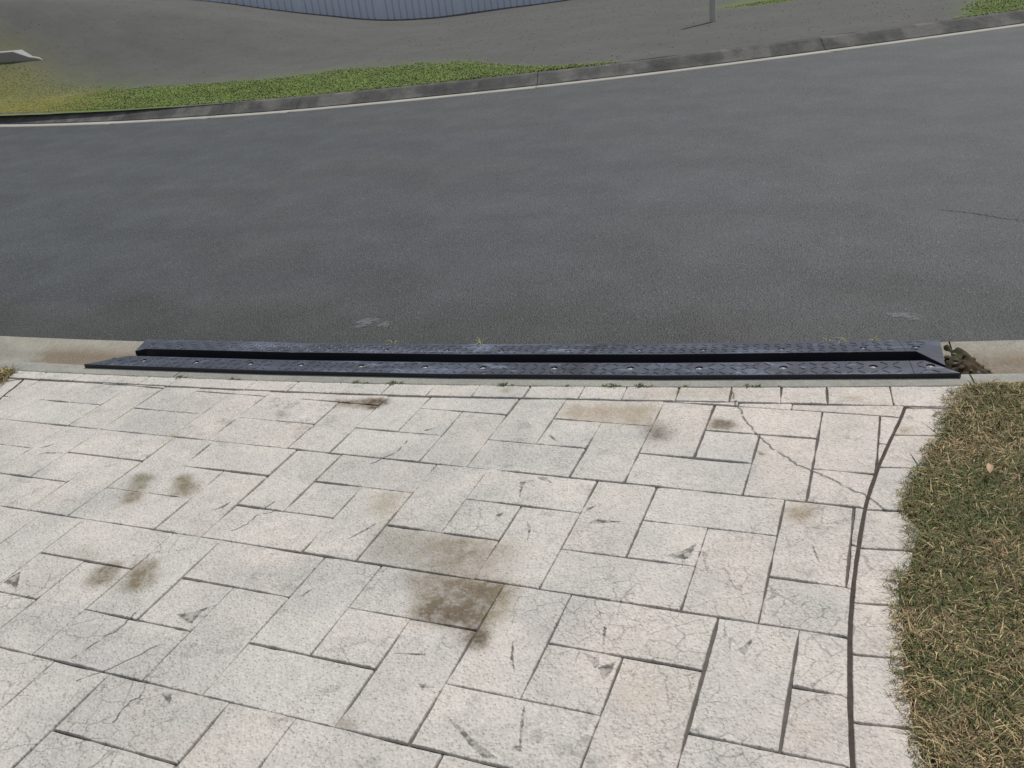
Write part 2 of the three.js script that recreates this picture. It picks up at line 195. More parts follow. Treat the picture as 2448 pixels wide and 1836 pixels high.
{
  const C = [0.1, 0.111, 0.12];
  const g = grid(360, 170, (a, b) => {
    const x = -24 + 46 * a, bb = Math.pow(b, 1.6), zn = roadNear(x) + 0.002, zz = zn + (zf(x) - 0.02 - zn) * bb;
    const along = fbm(x * 0.35 + zz * 0.1, bb * 26, 4, 5), lo = fbm(x * 0.5, zz * 0.5, 4, 15), pat = fbm(x * 2.2, zz * 2.2, 4, 25);
    let k = 0.88 + 0.26 * along + 0.14 * (lo - 0.5) + 0.1 * (pat - 0.5);
    const track = Math.exp(-Math.pow((bb - 0.36) / 0.1, 2)) + 0.7 * Math.exp(-Math.pow((bb - 0.62) / 0.1, 2)); k *= 1 + 0.06 * track;
    const d = zn - zz, damp = ss(0.9, 0.05, d + (pat - 0.5) * 0.9); k *= 1 - 0.3 * damp;                              // dirt held along the gutter edge
    const br = clamp(ss(0.35, 0.75, fbm(x * 0.9 + 3, zz * 0.9, 3, 35)) * 0.3 + damp * 0.8);
    return { p: [x, -0.03, zz], uv: [x / 1.4, zz / 1.4], c: [C[0] * k * (1 + 0.07 * br), C[1] * k, C[2] * k * (1 - 0.12 * br)] };
  });
  const m = mesh('road', g, std({ map: roadMap, vertexColors: true, bumpMap: roadBump, bumpScale: 0.005, roughness: 0.66 })); tag(m, 'dark grey asphalt street curving past the driveway', 'road', null, 'structure');
  const ribbon = (name, pts, w, mat) => { const pos = [], idx = []; const P = []; for (let i = 0; i + 1 < pts.length; i++) for (let k = 0; k < 14; k++) { const t = k / 14; P.push([pts[i][0] + (pts[i + 1][0] - pts[i][0]) * t + rr(-0.012, 0.012), pts[i][1] + (pts[i + 1][1] - pts[i][1]) * t + rr(-0.012, 0.012)]); }
    P.forEach((p, i) => { const q = P[Math.min(i + 1, P.length - 1)], o = P[Math.max(i - 1, 0)], dx = q[0] - o[0], dz = q[1] - o[1], n = Math.hypot(dx, dz) || 1, h = w * rr(0.15, 0.6) ; pos.push(p[0] - dz / n * h, -0.0265, p[1] + dx / n * h, p[0] + dz / n * h, -0.0265, p[1] - dx / n * h); if (i) { const a = i * 2; idx.push(a - 2, a - 1, a, a - 1, a + 1, a); } });
    return mesh(name, build(pos, idx), mat, m); };
  const ck = std({ color: 0x3b3a38, roughness: 1 });
  ribbon('crack', [[2.62, -5.1], [2.74, -4.95], [2.9, -4.7], [3.15, -4.5]], 0.006, ck);
  const al = tex(256, 256, (i, j, o) => { const u = i / 255 - 0.5, v = j / 255 - 0.5, d = Math.hypot(u, v) * 2; o[0] = o[1] = o[2] = clamp((1 - d) * 2.2) * ss(0.5, 0.72, fbm(u * 9 + 9, v * 14 + 9, 5, 3) + 0.22 * (1 - d)) * 0.38; }, false);
  const splash = (x, z, w, h, turn) => { const q = new THREE.PlaneGeometry(w, h); q.rotateX(-Math.PI / 2); q.rotateY(turn); const s = mesh('white_splash', q, std({ color: 0x8c8c92, roughness: 0.9, alphaMap: al, transparent: true }), m); s.position.set(x, -0.026, z); tag(s, 'spattered white mark on the asphalt'); };
  splash(-0.73, -4.5, 0.2, 0.16, 0.3); splash(1.77, -3.66, 0.1, 0.2, 0.9); splash(-0.62, -4.43, 0.12, 0.1, 1.2);
}

// ---------------------------------------------------------------- near kerb with its gutter
const sweep = (point, ss_, prof, su_ = 1) => {                       // prof rows [t, y]
  const pos = [], uv = [], idx = [], n = prof.length; let L = 0; const acc = [0]; for (let k = 1; k < n; k++) { L += Math.hypot(prof[k][0] - prof[k - 1][0], prof[k][1] - prof[k - 1][1]); acc.push(L); }
  ss_.forEach((s, i) => prof.forEach(([t, y], k) => { const [x, z] = point(s, t); pos.push(x, y, z); uv.push(s * su_, acc[k]); if (i && k) { const a = i * n + k, b = a - 1, c = a - n, d = c - 1; idx.push(a, b, c, b, d, c); } }));
  const m = pos.length / 3; for (const base of [0, m - n]) { for (let k = 0; k < n; k++) { pos.push(pos[(base + k) * 3], pos[(base + k) * 3 + 1], pos[(base + k) * 3 + 2]); uv.push(uv[(base + k) * 2], uv[(base + k) * 2 + 1]); } const o = pos.length / 3 - n; for (let k = 1; k < n - 1; k++) base ? idx.push(o, o + k + 1, o + k) : idx.push(o, o + k, o + k + 1); }
  return build(pos, idx, uv);
};
const range = (a, b, d) => { const n = Math.max(1, Math.ceil((b - a) / d)); return Array.from({ length: n + 1 }, (_, i) => a + (b - a) * i / n); };
{
  const map = tex(2048, 256, (i, j, o) => {                         // 6 m by 0.75 m, s from -3.5
    const s = -3.5 + i / 2048 * 6, a = j / 256 * 0.75, n = fbm(s * 5, a * 14, 5, 6), f = vn(s * 240, a * 240, 8), g = fbm(s * 40, a * 40, 3, 10);
    let k = 0.82 + 0.3 * (n - 0.5) + 0.24 * (f - 0.5) + 0.2 * (g - 0.5); let r = 0.33 * k, gg = 0.315 * k, b = 0.27 * k;
    const dirt = clamp(ss(0.26, 0.33, a) * ss(0.62, 0.36, a) * ss(0.24, 0.5, fbm(s * 2.6, a * 6, 5, 14)) * 1.6); const q = 0.8 + 0.5 * f; // silt and rust lying in the invert
    r += (0.17 * q - r) * dirt * 0.75; gg += (0.125 * q - gg) * dirt * 0.75; b += (0.08 * q - b) * dirt * 0.75;
    const top = ss(0.26, 0.22, a) * 0.6; r += (0.345 * k - r) * top; gg += (0.35 * k - gg) * top; b += (0.325 * k - b) * top;
    o[0] = r; o[1] = gg; o[2] = b;
  });
  map.offset.set(3.5 / 6, 0); map.repeat.set(1 / 6, 1 / 0.75);
  const bump = grainBump.clone(); bump.repeat.set(1.6, 1.6);
  const mat = std({ map, bumpMap: bump, bumpScale: 0.003, roughness: 0.85 });
  const prof = [[-0.06, -0.12], [-0.06, -0.006], [-0.054, 0], [0.0, 0.001], [0.028, 0], [0.045, -0.006], [0.085, -0.045], [0.125, -0.068], [0.17, -0.076], [0.25, -0.06], [0.402, -0.03], [0.402, -0.2]];
  const K = thing('near_kerb', 'pale concrete rollover kerb and gutter along the near side of the street', 'kerb', null, 'structure');
  for (const [a, b] of [[-22, -4.9], [-4.894, -1.7], [-1.694, 1.79], [1.796, 4.8], [4.806, 22]]) mesh('kerb_section', sweep(kp, range(a, b, 0.12), prof), mat, K);
}
// far kerb
{
  const dark = tex(1024, 256, (i, j, o) => { const u = i / 1024, v = j / 256, n = fbm(u * 16, v * 3, 5, 6, 0), f = vn(u * 300, v * 80, 8), st = fbm(u * 60, v * 4, 3, 12); const k = 0.6 + 0.7 * (n - 0.2) + 0.3 * (f - 0.5) + 0.5 * (st - 0.5); const l = ss(0.5, 0.68, n + 0.3 * (st - 0.5)); o[0] = (0.098 + 0.035 * l) * k; o[1] = (0.096 + 0.034 * l) * k; o[2] = (0.093 + 0.031 * l) * k; });
  dark.repeat.set(1 / 8, 1);
  const pale = tex(512, 64, (i, j, o) => { const u = i / 512, v = j / 64, k = 0.8 + 0.4 * fbm(u * 24, v * 4, 4, 5); o[0] = 0.36 * k; o[1] = 0.345 * k; o[2] = 0.31 * k; }); pale.repeat.set(1 / 5, 2);
  const md = std({ map: dark, roughness: 0.95 }), mp = std({ map: pale, roughness: 0.9 });
  const K = thing('far_kerb', 'weathered dark concrete kerb with pale gutter strip across the street', 'kerb', null, 'structure');
  const tray = [[0, -0.2], [0, -0.028], [0.12, -0.026], [0.25, -0.03], [0.25, -0.2]], face = [[0.252, -0.2], [0.252, -0.026], [0.3, -0.02], [0.36, 0.02], [0.46, 0.085], [0.5, 0.1], [0.6, 0.104], [0.6, -0.2]];
  const cuts = [-28, -12, -8.4, -5.64, -3.89, -2.62, 0.82, 4.62, 8.1, 14, 24];
  for (let i = 0; i + 1 < cuts.length; i++) { const xs = range(cuts[i] + 0.004, cuts[i + 1] - 0.004, 0.15); mesh('gutter_strip', sweep(fp, xs, tray), mp, K); mesh('kerb_section', sweep(fp, xs, face), md, K); }
}

// ---------------------------------------------------------------- far verge: grass running into bare grey ground, rising to a bank on the left
const bankH = interp([[-30, 3.2], [-11.7, 2.12], [-9.6, 1.72], [-7.3, 1.3], [-5.25, 0.78], [-3.8, 0.44], [-2.3, 0.14], [-0.7, 0.0], [0.5, 0], [20, 0]]);
const vergeY = (x, z) => { const r = clamp(bankH(x), 0, 3.4); return 0.1 + r * ss(-19, -24.5, z) + 0.03 * (fbm(x * 0.8, z * 0.8, 3, 44) - 0.5); };
const greenLen = interp([[-30, 2.6], [-12, 3.0], [-8, 3.5], [-6, 3.4], [-4.5, 3.2], [-3, 3.4], [-1.6, 3.4], [0, 2.4], [0.8, 1.0], [1.7, 0.4], [2.6, 0], [4, -0.5], [6, -0.4], [7, 1.2], [8, 2.4], [20, 3]]);
const greenAt = (x, d, z) => { const n = fbm(x * 1.3, z * 1.3, 4, 55) - 0.5; const L = greenLen(x); let g = ss(L * 1.4 + 0.7, L * 0.45, d + n * 1.0); g = Math.max(g * ss(-0.6, 0.3, L), 0.75 * ss(1.6, 0.3, Math.hypot((x - 6.2) / 1.2, z + 19.2)) ); return clamp(g); };
{
  const g = grid(300, 150, (a, b) => {
    const x = -34 + 58 * a, d = 0.6 + 16.4 * Math.pow(b, 1.5), [, z0] = fp(x, 0.58), z = Math.max(z0 - (d - 0.6), -33 + 0 * x) - (d > 16.9 ? 3 : 0);
    const k = 0.85 + 0.3 * fbm(x * 1.5, z * 1.5, 4, 33), gr = greenAt(x, d, z) * 0.85;
    const base = [0.092 * k, 0.091 * k, 0.087 * k], yl = ss(-6.2, -9, x + 2 * (fbm(x, z, 3, 66) - 0.5)); const gc = [0.11 + 0.09 * yl, 0.158 + 0.045 * yl, 0.032 + 0.008 * yl];
    return { p: [x, vergeY(x, z), z], uv: [x / 2, z / 2], c: base.map((v, i) => v + (gc[i] * k - v) * gr) };
  });
  const fineMap = tex(512, 512, (i, j, o) => { const u = i / 512, v = j / 512, k = 0.7 + 0.35 * fbm(u * 16, v * 16, 4, 6, 16) + 0.25 * vn(u * 180, v * 180, 5, 180); o[0] = o[1] = o[2] = clamp(k); });
  tag(mesh('verge', g, std({ map: fineMap, vertexColors: true, roughness: 0.97 })), 'grass verge turning to bare grey ground beyond the far kerb', 'verge', null, 'structure');
}
function tuftGeo(blades, w, len, lean, sd) {                        // a few bent blades, merged
  const old = seed; seed = sd; const pos = [], idx = [];
  for (let b = 0; b < blades; b++) {
    const a = rr(0, 6.283), l = len * rr(0.6, 1.2), k = lean * rr(0.5, 1.3), cx = Math.cos(a), cz = Math.sin(a), ox = rr(-1, 1) * w * 3, oz = rr(-1, 1) * w * 3, o = pos.length / 3;
    for (const [t, ww] of [[0, 1], [0.55, 0.8], [1, 0.12]]) { const h = l * Math.sin(t * (1.5 - k * 0.6 * t)) * (1 - 0.45 * k * t), r = l * k * t * t * 0.9 + l * 0.15 * t; for (const s of [-1, 1]) pos.push(ox + cx * r - cz * s * ww * w / 2, Math.max(h, 0), oz + cz * r + cx * s * ww * w / 2); }
    idx.push(o, o + 1, o + 2, o + 1, o + 3, o + 2, o + 2, o + 3, o + 4, o + 3, o + 5, o + 4);
  }
  seed = old; return build(pos, idx);
}
function scatter(name, geo, mat, list, label, category) {
  const m = new THREE.InstancedMesh(geo, mat, list.length); m.name = numbered(name); const M = new THREE.Matrix4(), q = new THREE.Quaternion(), e = new THREE.Euler(), p = new THREE.Vector3(), s = new THREE.Vector3(), c = new THREE.Color();
  list.forEach((v, i) => { e.set(v.tx || 0, v.a, v.tz || 0); q.setFromEuler(e); p.set(...v.p); s.set(v.s, v.s * (v.h || 1), v.s); m.setMatrixAt(i, M.compose(p, q, s)); m.setColorAt(i, c.setRGB(...v.c)); });
  m.castShadow = m.receiveShadow = true; scene.add(m); return tag(m, label, category, null, 'stuff');
}
{
  const g = new THREE.IcosahedronGeometry(1, 0); g.scale(1, 0.6, 0.8); const list = [];
  while (list.length < 5000) { const x = rr(-14, 11), d = rr(0.8, 15), [px, z0] = fp(x, 0.6), z = z0 - (d - 0.6); if (z < -27 || greenAt(x, d, z) > 0.35) continue; const k = rr(0.85, 1.2); list.push({ p: [px, vergeY(px, z), z], a: rr(0, 6.3), s: 0.007 + 0.014 * rnd() * rnd(), c: [0.1 * k, 0.097 * k, 0.09 * k] }); }
  scatter('gravel', g, std({ roughness: 0.95 }), list, 'loose grey gravel on the bare ground beyond the far kerb', 'gravel');
}
const leafMat = std({ color: 0xffffff, roughness: 0.75 });
{
  const list = [];
  while (list.length < 100000) { const x = rr(-16, 10), d = 0.6 + 6.5 * Math.pow(rnd(), 1.3); const [px, z0] = fp(x, 0.6), z = z0 - (d - 0.6); if (rnd() * 0.35 + 0.4 > greenAt(x, d, z)) continue; const yl = ss(-6, -9, x + 2.5 * (fbm(x, z, 3, 66) - 0.5)), k = rr(0.7, 1.25) * (0.75 + 0.5 * fbm(x * 2, z * 2, 3, 77)), st = rnd() < 0.05 + 0.14 * yl; list.push({ p: [px, vergeY(px, z) - 0.005, z], a: rr(0, 6.28), s: rr(0.6, 1.3) * (1 - 0.45 * yl), c: st ? [0.26 * k, 0.2 * k, 0.1 * k] : [(0.16 + 0.12 * yl) * k, (0.23 + 0.04 * yl) * k, 0.046 * k] }); }
  scatter('verge_grass', tuftGeo(4, 0.016, 0.032, 1.1, 3), leafMat, list, 'short green mown grass behind the far kerb', 'grass');
}

// ---------------------------------------------------------------- far fence, post, pale block
{
  const F = thing('metal_fence', 'pale blue-grey ribbed sheet metal fence at the top of the picture', 'fence');
  const x0 = -16, x1 = 9, zl = (x) => -28.6 - 0.04 * (x + 2), rib = std({ color: new THREE.Color(0.66, 0.72, 0.82), roughness: 0.55, metalness: 0.1 }), post = std({ color: new THREE.Color(0.55, 0.6, 0.68), roughness: 0.6 });
  const sheetW = 2.28;
  for (let sx = x0; sx < x1; sx += sheetW) {                        // sheets between posts, ribs every 0.19 m
    const pos = [], idx = []; let n = 0; const col = (x, dz) => { pos.push(x, -0.1, zl(x) + dz, x, 1.9, zl(x) + dz); if (n) { const a = n * 2; idx.push(a - 2, a - 1, a, a - 1, a + 1, a); } n++; };
    for (let k = 0; k < 12; k++) { const x = sx + k * 0.19; col(x, 0); col(x + 0.145, 0); col(x + 0.155, -0.035); col(x + 0.18, -0.035); }
    mesh('fence_sheet', build(pos, idx).toNonIndexed(), rib, F); F.children[F.children.length - 1].geometry.computeVertexNormals();
    const p = new RoundedBoxGeometry(0.05, 2.0, 0.04, 1, 0.006); p.translate(sx - 0.012, 0.9, zl(sx) - 0.05); mesh('fence_post', p, post, F);
  }
  const cap = new RoundedBoxGeometry(x1 - x0 + 2, 0.05, 0.07, 1, 0.01); cap.rotateY(0.04); cap.translate((x0 + x1) / 2, 1.925, zl((x0 + x1) / 2)); mesh('top_rail', cap, post, F);
}
{
  const g = new THREE.CylinderGeometry(0.05, 0.058, 1.5, 14, 4); const p = g.attributes.position; for (let i = 0; i < p.count; i++) p.setX(i, p.getX(i) + 0.012 * Math.sin(p.getY(i) * 3)); g.translate(0, 0.7, 0);
  const map = tex(64, 256, (i, j, o) => { const k = 0.8 + 0.4 * fbm(i / 64 * 14, j / 256 * 6, 4, 5); o[0] = 0.5 * k; o[1] = 0.49 * k; o[2] = 0.46 * k; });
  const P = thing('post', 'slim grey post standing on the bare ground beyond the far kerb', 'post'); mesh('shaft', g, std({ map, roughness: 0.9 }), P);
  const c = new THREE.CylinderGeometry(0.03, 0.054, 0.04, 14); c.translate(0.0, 1.47, 0); mesh('cap', c, std({ map, roughness: 0.9 }), P); P.position.set(4.27, 0.08, -16.5);
}
{
  const B = thing('concrete_block', 'pale concrete block half sunk in the grey bank at the left edge', 'concrete block');
  const s = new THREE.Shape(); s.moveTo(-1.6, 0); s.lineTo(-0.25, -0.02); s.quadraticCurveTo(0.02, 0, 0.04, 0.05); s.quadraticCurveTo(0.0, 0.09, -0.2, 0.13); s.lineTo(-0.5, 0.28); s.lineTo(-1.6, 0.34); s.closePath();
  const g = new THREE.ExtrudeGeometry(s, { depth: 0.6, bevelEnabled: true, bevelSize: 0.02, bevelThickness: 0.02, bevelSegments: 2 }); const pm = std({ color: new THREE.Color(0.3, 0.297, 0.29), roughness: 0.9, bumpMap: grainBump, bumpScale: 0.004 });
  mesh('block', g, pm, B); const e = new RoundedBoxGeometry(1.5, 0.05, 0.1, 2, 0.015); e.rotateZ(-0.12); e.translate(0.75, 0.06, 0.2); mesh('edging', e, std({ color: new THREE.Color(0.15, 0.148, 0.145), roughness: 0.9 }), B); B.position.set(-9.2, 0.66, -21.9);
}

// ---------------------------------------------------------------- near ground: soil under and beside the driveway
const inLawnR = (x, z) => x - grassX(z), inLawnL = (x, z) => (gxL(z) - 0.09) - x;
const lawnY = (x, z) => { const d = Math.max(inLawnR(x, z), inLawnL(x, z)); return -0.03 + 0.042 * ss(-0.03, 0.06, d) + 0.02 * ss(0.1, 0.8, d) + (d > 0 ? 0.012 * (fbm(x * 6, z * 6, 3, 12) - 0.5) : 0); };
const soilMap = tex(512, 512, (i, j, o) => { const u = i / 512, v = j / 512, n = fbm(u * 10, v * 10, 5, 4, 10), f = vn(u * 170, v * 170, 6, 170); const k = 0.55 + 0.6 * n + 0.4 * (f - 0.5), gv = ss(0.45, 0.6, fbm(u * 6, v * 6, 3, 9, 6)); o[0] = (0.105 - 0.03 * gv) * k; o[1] = (0.082 + 0.006 * gv) * k; o[2] = (0.05 - 0.012 * gv) * k; });
{
  const g = grid(220, 90, (a, b) => { const x = -9 + 17 * a, z0 = kq(x) + 0.062 * Math.hypot(1, kd(x)), z = z0 + (1.2 - z0) * b; return { p: [x, lawnY(x, z), z], uv: [x / 0.8, z / 0.8] }; });
  tag(mesh('soil', g, std({ map: soilMap, roughness: 1 })), 'brown soil under the dry lawn beside the driveway', 'soil', null, 'structure');
}

// ---------------------------------------------------------------- the stamped concrete driveway
const D = thing('driveway', 'pale stamped concrete driveway with dark joints and brown oil stains', 'driveway', null, 'structure');
{
  const bedMap = tex(512, 512, (i, j, o) => { const u = i / 512, v = j / 512, k = 0.65 + 0.7 * fbm(u * 40, v * 40, 4, 4, 40); o[0] = 0.115 * k; o[1] = 0.102 * k; o[2] = 0.095 * k; });
  const g = grid(24, 80, (a, b) => { const z = -4.6 + 4.4 * b, xl = gxL(z) - 0.11, xr = grassX(z) + 0.04; let x = xl + (xr - xl) * a, zz = Math.max(z, kq(x) + 0.063 * Math.hypot(1, kd(x))); return { p: [x, -0.009, zz], uv: [x, zz] }; });
  mesh('joint_bed', g, std({ map: bedMap, roughness: 1 }), D);
}
function slabGeo(pts, wild, h, gapMin, gapVar, limit = null) {        // pts: convex outline (x, z) on the joint centre lines
  let cx = 0, cz = 0, A = 0; for (let i = 0; i < pts.length; i++) { const p = pts[i], q = pts[(i + 1) % pts.length]; A += p[0] * q[1] - q[0] * p[1]; cx += p[0] / pts.length; cz += p[1] / pts.length; }
  if (A < 0) pts = pts.slice().reverse(); if (Math.abs(A) < 0.0006) return null;
  const ring = []; const n = pts.length;
  const inset = (i, t) => { const p = pts[i], q = pts[(i + 1) % n]; const x = p[0] + (q[0] - p[0]) * t, z = p[1] + (q[1] - p[1]) * t; const nz = fbm(x * 9, z * 9, 2, 201 + ((wild * 7) | 0)), fi = vn(x * 55, z * 55, 207), ra = vn(x * 1.9, z * 1.9, 211); return [x, z, gapMin + gapVar * ss(0.25, 0.8, nz) * (0.5 + 0.65 * ra) + 0.0024 * (fi - 0.35)]; };
  for (let i = 0; i < n; i++) {
    const p = pts[i], q = pts[(i + 1) % n], o = pts[(i + n - 1) % n], L = Math.hypot(q[0] - p[0], q[1] - p[1]), nx = -(q[1] - p[1]) / L, nz = (q[0] - p[0]) / L, Lo = Math.hypot(p[0] - o[0], p[1] - o[1]), px = -(p[1] - o[1]) / Lo, pz = (p[0] - o[0]) / Lo; if (L < 0.004) continue;
    const m = Math.max(2, Math.round(L / 0.022));
    for (let k = 0; k < m; k++) {
      const t = k / m, [x, z, g] = inset(i, t); let X = x + nx * g, Z = z + nz * g;
      if (k === 0) { const g2 = inset((i + n - 1) % n, 0.999)[2]; X += px * g2; Z += pz * g2; ring.push([X, Z]); continue; }
      if (k * L / m < 0.014 || (m - k) * L / m < 0.014) continue; ring.push([X, Z]);
    }
  }
  if (limit) for (const q of ring) q[0] = limit(q[0], q[1]);
  const N = ring.length, pos = [], uv = [], tri = []; const put = (x, y, z) => { pos.push(x, y, z); uv.push(...duv(x, z)); };
  const tx = (hash((cx * 1000) | 0, (cz * 1000) | 0, 3) - 0.5) * 0.012, tz = (hash((cx * 1000) | 0, (cz * 1000) | 0, 5) - 0.5) * 0.012, yy = (x, z) => h + tx * (x - cx) + tz * (z - cz);
  put(cx, yy(cx, cz) + 0.0006, cz);
  const off = [[0.0045, 0], [0.0012, -0.0016], [0, -0.005], [-0.001, -0.02]];
  for (const [o, dy] of off) for (let i = 0; i < N; i++) { const [x, z] = ring[i], dx = cx - x, dz = cz - z, l = Math.hypot(dx, dz) || 1, oo = Math.min(o, l * 0.4); put(x + dx / l * oo, yy(x, z) + dy, z + dz / l * oo); }
  for (let i = 0; i < N; i++) { const j = (i + 1) % N; tri.push(0, 1 + j, 1 + i); for (let r = 0; r < off.length - 1; r++) { const a = 1 + r * N + i, b = 1 + r * N + j, c = a + N, d = b + N; tri.push(a, b, c, b, d, c); } }
  return build(pos, tri, uv);
}
const clip = (pts, nx, nz, c) => {                                   // keeps nx x + nz z <= c
  const out = []; for (let i = 0; i < pts.length; i++) { const p = pts[i], q = pts[(i + 1) % pts.length], dp = nx * p[0] + nz * p[1] - c, dq = nx * q[0] + nz * q[1] - c; if (dp <= 0) out.push(p); if ((dp < 0) !== (dq < 0)) { const t = dp / (dp - dq); out.push([p[0] + (q[0] - p[0]) * t, p[1] + (q[1] - p[1]) * t]); } } return out;
};
let nslab = 0;
{
  const xz = (u, v) => { const w = v - 0.012 * (u + 1.2) * 0; return [u * 0.9068 + w * 0.4216, u * 0.4216 - w * 0.9068]; };
  const bands = [[3.07, 3.67, -0.9, 0.585], [2.475, 3.07, -0.79, 0.585], [1.888, 2.475, -2.105, 0.612], [1.28, 1.888, -2.22, 0.616], [0.67, 1.28, -1.512, 0.616], [0.06, 0.67, -1.4, 0.616], [-0.55, 0.06, -1.3, 0.616]];
  for (const [v0, v1, U, P] of bands) for (let m = -9; m < 9; m++) {
    const k = P / 3, a = U + m * P, r = (v1 - v0) / 3;
    for (const [i0, i1, j0, j1] of [[0, 1, 1, 3], [1, 3, 2, 3], [2, 3, 0, 2], [0, 2, 0, 1], [1, 2, 1, 2]]) {
      let pts = [xz(a + i0 * k, v0 + j0 * r), xz(a + i1 * k, v0 + j0 * r), xz(a + i1 * k, v0 + j1 * r), xz(a + i0 * k, v0 + j1 * r)];
      const cx = (pts[0][0] + pts[2][0]) / 2, cz = (pts[0][1] + pts[2][1]) / 2; if (cz > -0.35 || cz < -4.7 || cx < -3.3 || cx > 2.2) continue;
      { const x = cx, s = x * Math.hypot(1, kd(x)), t = tInner(s) - 0.003, d = kd(x), n = Math.hypot(1, d); const px = x + t * d / n, pz = kq(x) - t / n; pts = clip(pts, d / n, -1 / n, (d * px - pz) / n); }
      if (pts.length > 2) { const zz = clamp(cz, -2.95, -0.3), g = gxR(zz) + 0.006, m2 = (gxR(zz + 0.08) - gxR(zz - 0.08)) / 0.16, n = Math.hypot(1, m2); pts = clip(pts, 1 / n, -m2 / n, (g - m2 * zz) / n); }
      if (pts.length > 2) { const zz = clamp(cz, -4.4, -0.3), g = gxL(zz) + 0.003, m2 = (gxL(zz + 0.08) - gxL(zz - 0.08)) / 0.16, n = Math.hypot(1, m2); pts = clip(pts, -1 / n, m2 / n, (-g + m2 * zz) / n); }
      if (pts.length < 3) continue;
      const g = slabGeo(pts, 0, rr(-0.0008, 0.0008), 0.0003, 0.0046, (x, z) => Math.min(x, gxR(z) - 0.0062 + 0.002 * (vn(z * 30, 1, 9) - 0.5))); if (!g) continue;
      mesh('slab', g, slabMats[(rnd() * 4) | 0], D); nslab++;
    }
  }
  // header course along the kerb
  const cross = [-2.72, -2.487, -2.237, -2.05, -1.832, -1.648, -1.457, -1.22, -0.999, -0.782, -0.535, -0.325, -0.122, 0.102, 0.332, 0.507, 0.717, 0.92, 1.107, 1.273, 1.498, 1.76];
  for (let i = 0; i + 1 < cross.length; i++) { const a = cross[i], b = cross[i + 1], sk = 0.006; const g = slabGeo([kp(a, -0.064), kp(b, -0.064), kp(b - sk, tInner(b) + 0.004), kp(a - sk, tInner(a) + 0.004)], 1, 0.0015, 0.0008, 0.0035); if (g) mesh('header_slab', g, slabMats[i % 4], D); }
  // edging bands outside the tooled grooves
  const jr = [-3.02, -2.82, -2.65, -2.468, -2.25, -2.074, -1.855, -1.674, -1.469, -1.27, -1.05, -0.85, -0.65, -0.4];
  for (let i = 0; i + 1 < jr.length; i++) { const a = jr[i], b = jr[i + 1], e = -0.002, w = 0.17, f = 0.055; let p = [[gxR(a) + e, a], [gxR((a + b) / 2) + e, (a + b) / 2], [gxR(b) + e, b], [gxR(b) + w, b + f], [gxR(a) + w, a + f]]; const x = 1.55, s = x * Math.hypot(1, kd(x)), t = tInner(s) - 0.003, d = kd(x), n = Math.hypot(1, d), px = x + t * d / n, pz = kq(x) - t / n; p = clip(p, d / n, -1 / n, (d * px - pz) / n); if (p.length < 3) continue; const g = slabGeo(p, 2, 0, 0.0008, 0.004, (x, z) => clamp(x, gxR(z) + 0.0062 + 0.002 * (vn(z * 30, 5, 9) - 0.5), Math.max(gxR(z) + 0.03, grassX(z) + 0.012))); if (g) mesh('edge_slab', g, slabMats[(i + 1) % 4], D); }
  const jl = range(-4.5, -0.5, 0.22);
  for (let i = 0; i + 1 < jl.length; i++) { const a = jl[i], b = jl[i + 1]; let p = [[gxL(a) - 0.007, a], [gxL(b) - 0.007, b], [gxL(b) - 0.12, b], [gxL(a) - 0.12, a]]; const x = -2.5, s = x * Math.hypot(1, kd(x)), t = tInner(s) - 0.003, d = kd(x), n = Math.hypot(1, d), px = x + t * d / n, pz = kq(x) - t / n; p = clip(p, d / n, -1 / n, (d * px - pz) / n); if (p.length < 3) continue; const g = slabGeo(p, 3, 0, 0.0008, 0.004); if (g) mesh('edge_slab', g, slabMats[i % 4], D); }
  // soil packed in the tooled grooves
  const grooveMap = tex(256, 256, (i, j, o) => { const k = 0.6 + 0.8 * fbm(i / 256 * 24, j / 256 * 24, 4, 4, 24); o[0] = 0.062 * k; o[1] = 0.049 * k; o[2] = 0.042 * k; });
  const soilM = std({ map: grooveMap, roughness: 1 });
  for (const gx of [gxR, gxL]) { const z0 = gx === gxR ? -2.86 : -4.28, g = grid(1, 60, (a, b) => { const z = z0 + (-0.4 - z0) * b; const x = gx(z) + (a - 0.5) * 0.03; return { p: [x, -0.0045 + 0.0015 * (vn(z * 60, a, 3) - 0.5), z], uv: [x * 4, z * 4] }; }); mesh('groove_soil', g, soilM, D); }
}

